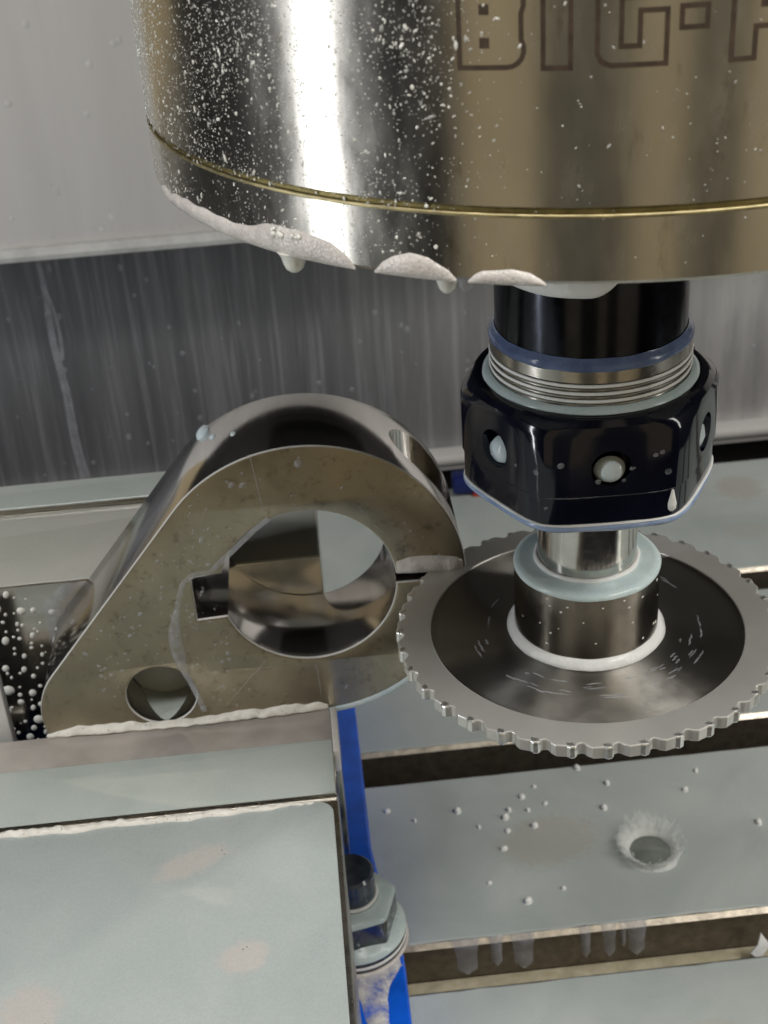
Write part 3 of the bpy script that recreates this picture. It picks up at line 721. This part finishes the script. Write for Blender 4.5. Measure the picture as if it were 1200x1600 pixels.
for i in range(13):
    y = 0.10+0.86*i/12; hw = 4+48*(i/12)**0.8
    for j in range(9):
        q = R(-90+hw*(j/4-1)); rr = HR-0.006-0.05*(1-(j/4-1)**2)*min(1, i/3)
        pv.append((HX+rr*cos(q), y, HZ+rr*sin(q)))
for i in range(12):
    for j in range(8): a = i*9+j; pf.append((a, a+9, a+10, a+1))
link('coolant_film', mesh_from('coolant_film', pv, pf), 'milk_plate', wp, 80)
def wl(x, z, h=0.0): return (x-XB, -h, z-ZB)
FT = [(-10.52, -2.95), (-10.3, -2.86), (-10.15, -2.82), (-9.51, -2.80), (-8.86, -2.82), (-8.4, -2.88), (-8.1, -2.92), (-7.7, -2.90), (-7.18, -2.86), (-6.27, -2.81), (-5.35, -2.80), (-4.95, -2.82), (-4.80, -2.9)]
us = [-10.52+5.72*i/180 for i in range(181)]
link('coolant_foam', bead_mesh('coolant_foam', us, lambda u: -3.03, lambda u: interp(FT, u), lambda u, v_, h: wl(u, v_, h*(1.0+0.9*min(1, max(0, (-2.84-v_)/0.12)))), 0.075, 0.35, 11, 1.0, 5, edge=0.06), 'foam_bubbly', wp, 60)
# milky line under the round edge beyond the jaw
a0 = [-88+2.0*i for i in range(30)]
link('coolant_film', bead_mesh('coolant_film', a0, lambda u: RO-0.10, lambda u: RO+0.05, lambda u, v_, h: wl(XB+v_*cos(R(u)), ZB+v_*sin(R(u)), h), 0.04, 0.3, 7), 'milk_blue', wp, 60)
SF = [(-3.22, 0.40), (-2.95, 0.47), (-2.7, 0.475), (-2.35, 0.44), (-2.05, 0.38), (-1.93, 0.30)]
SL = [(-3.22, 0.11), (-2.9, 0.09), (-2.5, 0.06), (-2.2, 0.02), (-1.93, 0.05)]
us = [-3.22+1.29*i/40 for i in range(41)]
link('coolant_foam', bead_mesh('coolant_foam', us, lambda u: interp(SL, u), lambda u: interp(SF, u), lambda u, v_, h: wl(u, v_, h), 0.12, 0.4, 11, 2.0, 3), 'foam_pink', wp, 80)
rv = [(-5.55, 1.62), (-5.93, 1.32), (-6.3, 0.98), (-6.55, 0.76), (-6.75, 0.58), (-6.9, 0.54), (-7.12, 0.51), (-7.33, 0.32), (-7.47, -0.11), (-7.58, -0.5), (-7.64, -0.9), (-7.62, -1.3), (-7.56, -1.7), (-7.40, -2.3), (-7.3, -2.75)]
pl = smooth_line([wl(x, z, 0.0) for x, z in rv], 5)
rad = [0.05+0.045*abs(noise.noise(Vector((i*0.35, 3, 1))))+(0.07 if len(pl)*0.62 < i < len(pl)*0.82 else 0.0) for i in range(len(pl))]
rad = [sum(rad[max(0, i-3):i+4])/len(rad[max(0, i-3):i+4]) for i in range(len(rad))]
link('coolant_rivulet', tube_mesh('coolant_rivulet', pl, rad, 9, 0.16), 'rivulet', wp, 80)
for a_, b_ in (((-5.95, -1.64), (-6.83, -2.63)), ((-3.47, 1.11), (-3.9, 1.75)), ((-5.75, 3.0), (-5.62, 1.75)), ((-4.95, -1.75), (-4.92, -2.7))):
    pl = smooth_line([wl(a_[0]+(b_[0]-a_[0])*i/5, a_[1]+(b_[1]-a_[1])*i/5, 0.0) for i in range(6)], 2)
    link('scratch_mark', tube_mesh('scratch_mark', pl, 0.008, 6, 0.3), 'rivulet', wp, 80)
its = []
def in_part(x, z):
    r = math.hypot(x-XB, z-ZB)
    if r < RB+0.15: return False
    if r < RO-0.1: return True
    u = Vector((x-lob[0], z-lob[1])); ax = Vector((dx, dz))/D; s = u.dot(ax); q = u.cross(ax) if False else abs(u.x*ax.y-u.y*ax.x)
    return 0 < s < D and q < rl+(RO-rl)*s/D-0.15 and z > -2.75 and math.hypot(x-XB-HX, z-ZB-HZ) > HR+0.1
while len(its) < 230:
    x, z = random.uniform(-10.3, -2), random.uniform(-2.7, 3)
    if not in_part(x, z) or random.random() > (0.9 if x < -6.6 else 0.12): continue
    its.append((wl(x, z), (0, -1, 0), min(0.07, 0.016*math.exp(random.gauss(0.1, 0.5))), random.uniform(1, 1.8), (random.uniform(-1, 1), 0, random.uniform(-1, 1))))
its += [(wl(-4.88, 2.72), (0, -1, 0), 0.09, 1.1, (0, 0, 1)), (wl(-5.95, 2.38), (0, -1, 0), 0.06, 1.3, (1, 0, 1)), (wl(-6.15, 2.40), (0, -1, 0), 0.06, 1.3, (1, 0, 1))]
link('coolant_specks', domes_mesh('coolant_specks', its, 8, 0.35), 'rivulet', wp, 80)['kind'] = 'stuff'
# coolant blob and smear on the round top
for a, y, r_, st in ((126, 2.1, 0.16, 1.5), (121, 1.6, 0.07, 1.3), (112, 1.2, 0.06, 1.3)):
    a = R(a); link('coolant_blob', domes_mesh('coolant_blob', [((RO*cos(a), y, RO*sin(a)), (cos(a), 0, sin(a)), r_, st, (0, 1, 0.1))], 14, 0.5), 'milk_blue', wp, 80)

# ------------------------------------------------------------------ the vise
vs = thing('machine_vise', 'steel milling vise flooded with milky coolant and holding the clamp lever', 'vise', (0, 0, 0))
XR = -4.755; ZV = -3.0
link('front_jaw', box_mesh('front_jaw', -26, XR, -14, -0.46, -9.6, ZV-0.03, 0.05), 'ground_steel', vs, 30)
link('jaw_plate', box_mesh('jaw_plate', -26, XR-0.02, -0.33, YF-0.004, -7.0, ZV-0.015, 0.03), 'jaw_steel', vs, 30)
link('rear_jaw', box_mesh('rear_jaw', -26, -4.68, YB+0.004, 7.55, -9.6, -0.785, 0.03), 'jaw_steel', vs, 30)
link('rear_lip', box_mesh('rear_lip', -26, -4.68, 7.56, 8.75, -9.6, -0.66, 0.08), 'jaw_steel', vs, 30)
link('end_strip', box_mesh('end_strip', XR-0.018, XR+0.11, 0.85, 2.2, -3.5, -2.955, 0.02), 'edge_glint_steel', vs, 30)
def film(name, x0, x1, y0, y1, z, mat, cr=0.2, th=0.05, parent=vs, n=70, amp=0.02):
    ol = []
    for i in range(n): ol.append((x0+(x1-x0)*i/n, y0+amp*noise.noise(Vector((i*0.45, y0, 2)))))
    ol += arc(x1-cr*0.1, y0+cr*0.1, cr*0.1, -90, 0, 3)
    ol += arc(x1-cr, y1-cr, cr, 0, 90, 8)
    for i in range(n): ol.append((x1-cr-(x1-cr-x0)*(i+1)/n, y1+amp*noise.noise(Vector((i*0.45, y1, 7)))))
    o = link(name, plate_mesh(name, [ol], th, th*0.42, Matrix.Translation((0, 0, z)), 2), mat, parent, 20); o['kind'] = 'stuff'; return o
film('coolant_film', -25.9, XR-0.10, -13.9, -0.50, ZV-0.02, 'milk_vise', 0.32, 0.07)
film('coolant_film', -25.9, XR-0.035, -0.30, 1.25, ZV-0.015, 'milk_plate', 0.04, 0.04, amp=0.0)
film('coolant_film', -25.9, XR-0.035, 1.26, YF-0.02, ZV-0.015, 'milk_thin', 0.04, 0.02, amp=0.0)
film('coolant_film', -25.9, -4.70, YB+0.03, 7.50, -0.785, 'milk_jaw', 0.05, 0.05, amp=0.01)
film('coolant_film', -25.9, -4.72, 7.60, 8.70, -0.66, 'milk_plate', 0.05, 0.05, amp=0.01)
us = [-13+7.9*i/260 for i in range(261)]
link('coolant_foam', bead_mesh('coolant_foam', us, lambda u: -0.66-0.12*noise.noise(Vector((u*1.5, 2, 0)))+0.05*max(0, u+7)/2, lambda u: -0.455, lambda u, v_, h: (u, v_, ZV-0.012+h), 0.09, 0.7, 9, 3.0, 7), 'foam_bubbly', vs, 60)
link('groove_oil', box_mesh('groove_oil', -25.9, XR-0.03, -0.46, -0.33, -3.5, ZV-0.10), 'ground_steel', vs, 0)
base_d = [domes_mesh('droplet', [((0, 0, 0), (0, -1, 0), 1.0, q, (0.3, 0, 1))], 14, 0.34) for q in (1.0, 1.2, 1.45)]
for m_ in base_d: m_.materials.append(MATS['drop_milk'])
for m_ in base_d:
    for p in m_.polygons: p.use_smooth = True
placed = []
while len(placed) < 95:
    x = random.uniform(-12.0, -10.35); z = random.uniform(-4.9, -0.95); r_ = min(0.15, 0.048*math.exp(random.gauss(0, 0.5)))
    if any(math.hypot(x-a, z-b) < r_+c+0.01 for a, b, c in placed): continue
    placed.append((x, z, r_))
    o = bpy.data.objects.new('droplet', random.choice(base_d)); C.objects.link(o); o.parent = vs; o.location = (x, YB+0.004, z); o.scale = (r_, r_, r_)
# wet smear in the corner between the lever and the rear jaw
us = [-10.6+i*0.04 for i in range(30)]
link('coolant_film', bead_mesh('coolant_film', us, lambda u: -2.5+1.55*(u+10.6), lambda u: -0.82-0.9*max(0, (-10.1-u)), lambda u, v_, h: (u, YB-0.002-h, v_), 0.03, 0.4, 9, 1, 3), 'rivulet', vs, 80)
base_ol = [(-26, 14), (-4.2, 14), (-4.14, 5.6), (-4.0, 4.2), (-3.70, 3.4), (-3.66, 1.6), (-3.72, -8), (-26, -8)]
link('base', plate_mesh('base', [base_ol], 1.75, 0.08, Matrix.Translation((0, 0, -11.12)), 2), 'blue_paint', vs, 40)
us = [2.0-0.05*i for i in range(90)]
def foam_hi(u): return -3.72-0.42*min(1, max(0, (1.75-u)/0.9))**0.7+0.07*noise.noise(Vector((u*2.2, 1, 1)))
def foam_lo(u): return -4.9+0.42*min(1, max(0, (1.2-u)/1.5))+0.09*noise.noise(Vector((u*1.8, 5, 1)))
o = link('coolant_foam', bead_mesh('coolant_foam', us, foam_lo, foam_hi, lambda u, v_, h: (v_, u, -10.243+h), 0.06, 0.4, 13, 2, 2), 'foam_film', vs, 80)

bt = thing('hold_down_bolt', 'dark stud with hex nut and washers clamping the blue vise base', 'bolt', (-4.73, 2.75, -10.245))
link('stud', lathe_mesh('stud', [(0, 2.15), (0.50, 2.15), (0.56, 2.09), (0.56, 0.0), (0, 0)], 48), 'stud_wet', bt)
hx = loft('hex_nut', [hexring(0.98, 0.86, 1.28, 96, 12), hexring(1.05, 0.91, 1.22, 96, 12), hexring(1.06, 0.92, 0.52, 96, 12), hexring(0.98, 0.9, 0.44, 96, 12)])
link('hex_nut', hx, 'bolt_black', bt, 28)
link('washer', lathe_mesh('washer', [(0.57, 0.44), (1.16, 0.44), (1.20, 0.40), (1.20, 0.27), (1.16, 0.23), (0.57, 0.23)], 64, True), 'bolt_black', bt, 30)
link('washer', lathe_mesh('washer', [(0.57, 0.21), (1.14, 0.21), (1.18, 0.17), (1.18, 0.04), (1.14, 0.0), (0.57, 0.0)], 64, True), 'bolt_black', bt, 30)
cp = loft('coolant_cap', [hexring(0.57, 9, 1.30, 96, 12), hexring(0.62, 9, 1.40, 96, 12), hexring(0.75, 9, 1.345, 96, 12), hexring(0.97, 0.87, 1.32, 96, 12), hexring(1.055, 0.915, 1.25, 96, 12), hexring(1.06, 0.922, 1.21, 96, 12)], False)
link('coolant_cap', cp, 'milk_cap', bt, 80)
link('coolant_ring', lathe_mesh('coolant_ring', [(0.88, 0.44), (0.93, 0.62), (1.03, 0.55), (1.13, 0.49), (1.20, 0.43), (1.205, 0.38), (1.1, 0.43)], 64, True), 'milk_cap', bt, 80)
link('coolant_ring', lathe_mesh('coolant_ring', ring_prof(0.575, 1.43, 0.05, 0.05, 8), 48, True), 'foam_white', bt, 80)
link('coolant_ring', lathe_mesh('coolant_ring', ring_prof(1.17, 0.21, 0.045, 0.05, 8), 64, True), 'foam_white', bt, 80)
link('coolant_ring', lathe_mesh('coolant_ring', ring_prof(1.19, 0.02, 0.06, 0.05, 8), 64, True), 'foam_pink', bt, 80)
its = [((1.0*cos(a_), 1.0*sin(a_), random.uniform(0.6, 1.1)), (cos(a_), sin(a_), 0), random.uniform(0.03, 0.07), 1.4, (0, 0, 1)) for a_ in [R(random.uniform(-95, 0)) for _ in range(14)]]
link('coolant_specks', domes_mesh('coolant_specks', its, 8, 0.3), 'rivulet', bt, 80)['kind'] = 'stuff'

# round-nosed stop between the jaws at the left edge
sb = thing('stop_block', 'small pale upright steel plate at the left edge between the vise jaws', 'block', (-12.3, 3.4, -3.4))
link('body', box_mesh('body', -1.6, 0.98, -0.8, -0.5, -1.6, 2.1, 0.04), 'lip_paint', sb, 40)
link('foot', box_mesh('foot', -1.6, 0.7, -0.49, 0.6, -1.6, -1.0, 0.04), 'ground_steel', sb, 40)

# small blue cover with a red strip at the far edge of the table
fb = thing('end_stop', 'tiny dark blue stop with red foot on the far table edge', 'stop', (1.0, 25.6, ZT+0.036))
link('body', box_mesh('body', -0.55, 0.75, -0.2, 0.5, 0.18, 0.85, 0.05), 'navy_paint', fb)
link('foot', box_mesh('foot', 0.2, 0.5, -0.22, 0.5, 0.0, 0.177, 0.03), 'red_paint', fb)

# ------------------------------------------------------------------ loose coolant on the table
def crown():
    v, f = [], []; n = 72; lv = 9
    for i in range(lv):
        s = i/(lv-1)
        for k in range(n):
            a = 2*pi*k/n
            sp = max(0, noise.noise(Vector((cos(a)*3.2, sin(a)*3.2, 4.0))))*0.6+max(0, noise.noise(Vector((cos(a)*9, sin(a)*9, 1.0))))*0.55
            H = 0.20+(0.16+0.62*sp)*(1.0+0.45*sin(a))
            r = 0.53+0.34*s**1.3*(1.0+0.9*sp)
            v.append((r*cos(a)*1.0, r*sin(a)*0.95, H*s))
    for i in range(lv-1):
        for k in range(n): f.append((i*n+k, i*n+(k+1) % n, (i+1)*n+(k+1) % n, (i+1)*n+k))
    me = mesh_from('crown', v, f); return me
sc_ = thing('coolant_splash', 'white crown of splashing coolant on the table right of the bolt', 'splash', (3.2, 6.15, ZT+0.03))
o = link('crown', crown(), 'splash_milk', sc_, 80); sm = o.modifiers.new('solid', 'SOLIDIFY'); sm.thickness = 0.03; sm.offset = 1
v, f = [], []
for k in range(52):
    a = 2*pi*(k+random.uniform(-0.4, 0.4))/52; back = 0.5+0.5*sin(a); r0_ = random.uniform(0.6, 0.75); L = random.uniform(0.12, 0.36)*(0.6+0.9*back); h0 = random.uniform(0.04, 0.28); el = random.uniform(0.2, 1.2)
    pl = [((r0_+L*cos(el)*q)*cos(a), (r0_+L*cos(el)*q)*sin(a), h0+L*sin(el)*q+0.0) for q in (0, 0.35, 0.7, 1.0)]
    m_ = tube_mesh('s', pl, [0.022, 0.017, 0.011, 0.003], 5, 1.0, Vector((-sin(a), cos(a), 0))); i0 = len(v)
    v += [tuple(x.co) for x in m_.vertices]; f += [tuple(i0+i for i in p.vertices) for p in m_.polygons]; bpy.data.meshes.remove(m_)
link('spray', mesh_from('spray', v, f), 'splash_milk', sc_, 80)['kind'] = 'stuff'
o = link('rim_base', lathe_mesh('rim_base', [(0.50, -0.02), (0.54, 0.03), (0.60, 0.045), (0.72, 0.02), (0.84, -0.004), (0.8, -0.02)], 48, True), 'splash_milk', sc_, 80); wobble(o.data, 0.04, 2.5)
link('crater', lathe_mesh('crater', [(0, 0.012), (0.53, 0.012), (0.56, -0.02), (0, -0.02)], 40), 'crater_milk' if 'crater_milk' in MATS else 'milk_table', sc_, 60)
bub = [(-3.58, 8.65), (-2.86, 8.16), (-1.65, 8.35), (-0.24, 8.19), (-0.38, 7.91), (0.61, 9.03), (0.2, 8.67), (0.28, 8.11), (0.8, 8.32), (0.35, 7.5), (-0.4, 7.41), (-1.15, 7.67), (-0.61, 6.76), (-1.17, 5.61), (0.68, 5.14), (-0.29, 4.84), (2.65, 8.85), (4.72, 8.26), (5.23, 8.98), (6.3, 6.73), (1.95, 9.6), (2.35, 7.9)]
bm0 = lathe_mesh('coolant_bubble', [(0, 0.16), (0.05, 0.148), (0.085, 0.11), (0.10, 0.06), (0.085, 0.015), (0.12, -0.005), (0, -0.01)], 16)
proto = None
for (x, y) in bub:
    s = random.choice((0.55, 0.65, 0.8, 0.9))
    if proto is None: proto = link('coolant_bubble', bm0, 'foam_white', None, 80); o = proto
    else: o = proto.copy(); C.objects.link(o)
    o.location = (x, y, ZT+0.034); o.scale = (s*random.uniform(0.8, 1.3), s*random.uniform(0.8, 1.2), s*random.uniform(0.55, 1.1)); o.rotation_euler = (0, 0, random.uniform(0, 6))
    lab = ('tiny white droplet on the table film close to the blue vise base' if x < -1.4 else 'tiny white droplet on the table film beyond or right of the splash crown' if x > 1.9 else
           'tiny white droplet in the loose cluster left of the splash crown' if y > 7.0 else 'tiny white droplet between the loose cluster and the nearest table slot')
    tag(o, lab, 'droplet', lab.replace('tiny white droplet', 'tiny white droplets'))
ch = plate_mesh('metal_chip', [[(-0.22, -0.12), (0.05, -0.32), (0.28, 0.1), (0.0, 0.42), (-0.05, 0.1)]], 0.06, 0.01)
o = link('metal_chip', ch, 'foam_white', None, 30, (5.2, 3.12, ZT-0.62)); o.rotation_euler = (R(70), R(10), R(5))
tag(o, 'small pale triangular chip lodged in the nearest table slot at the right', 'chip')
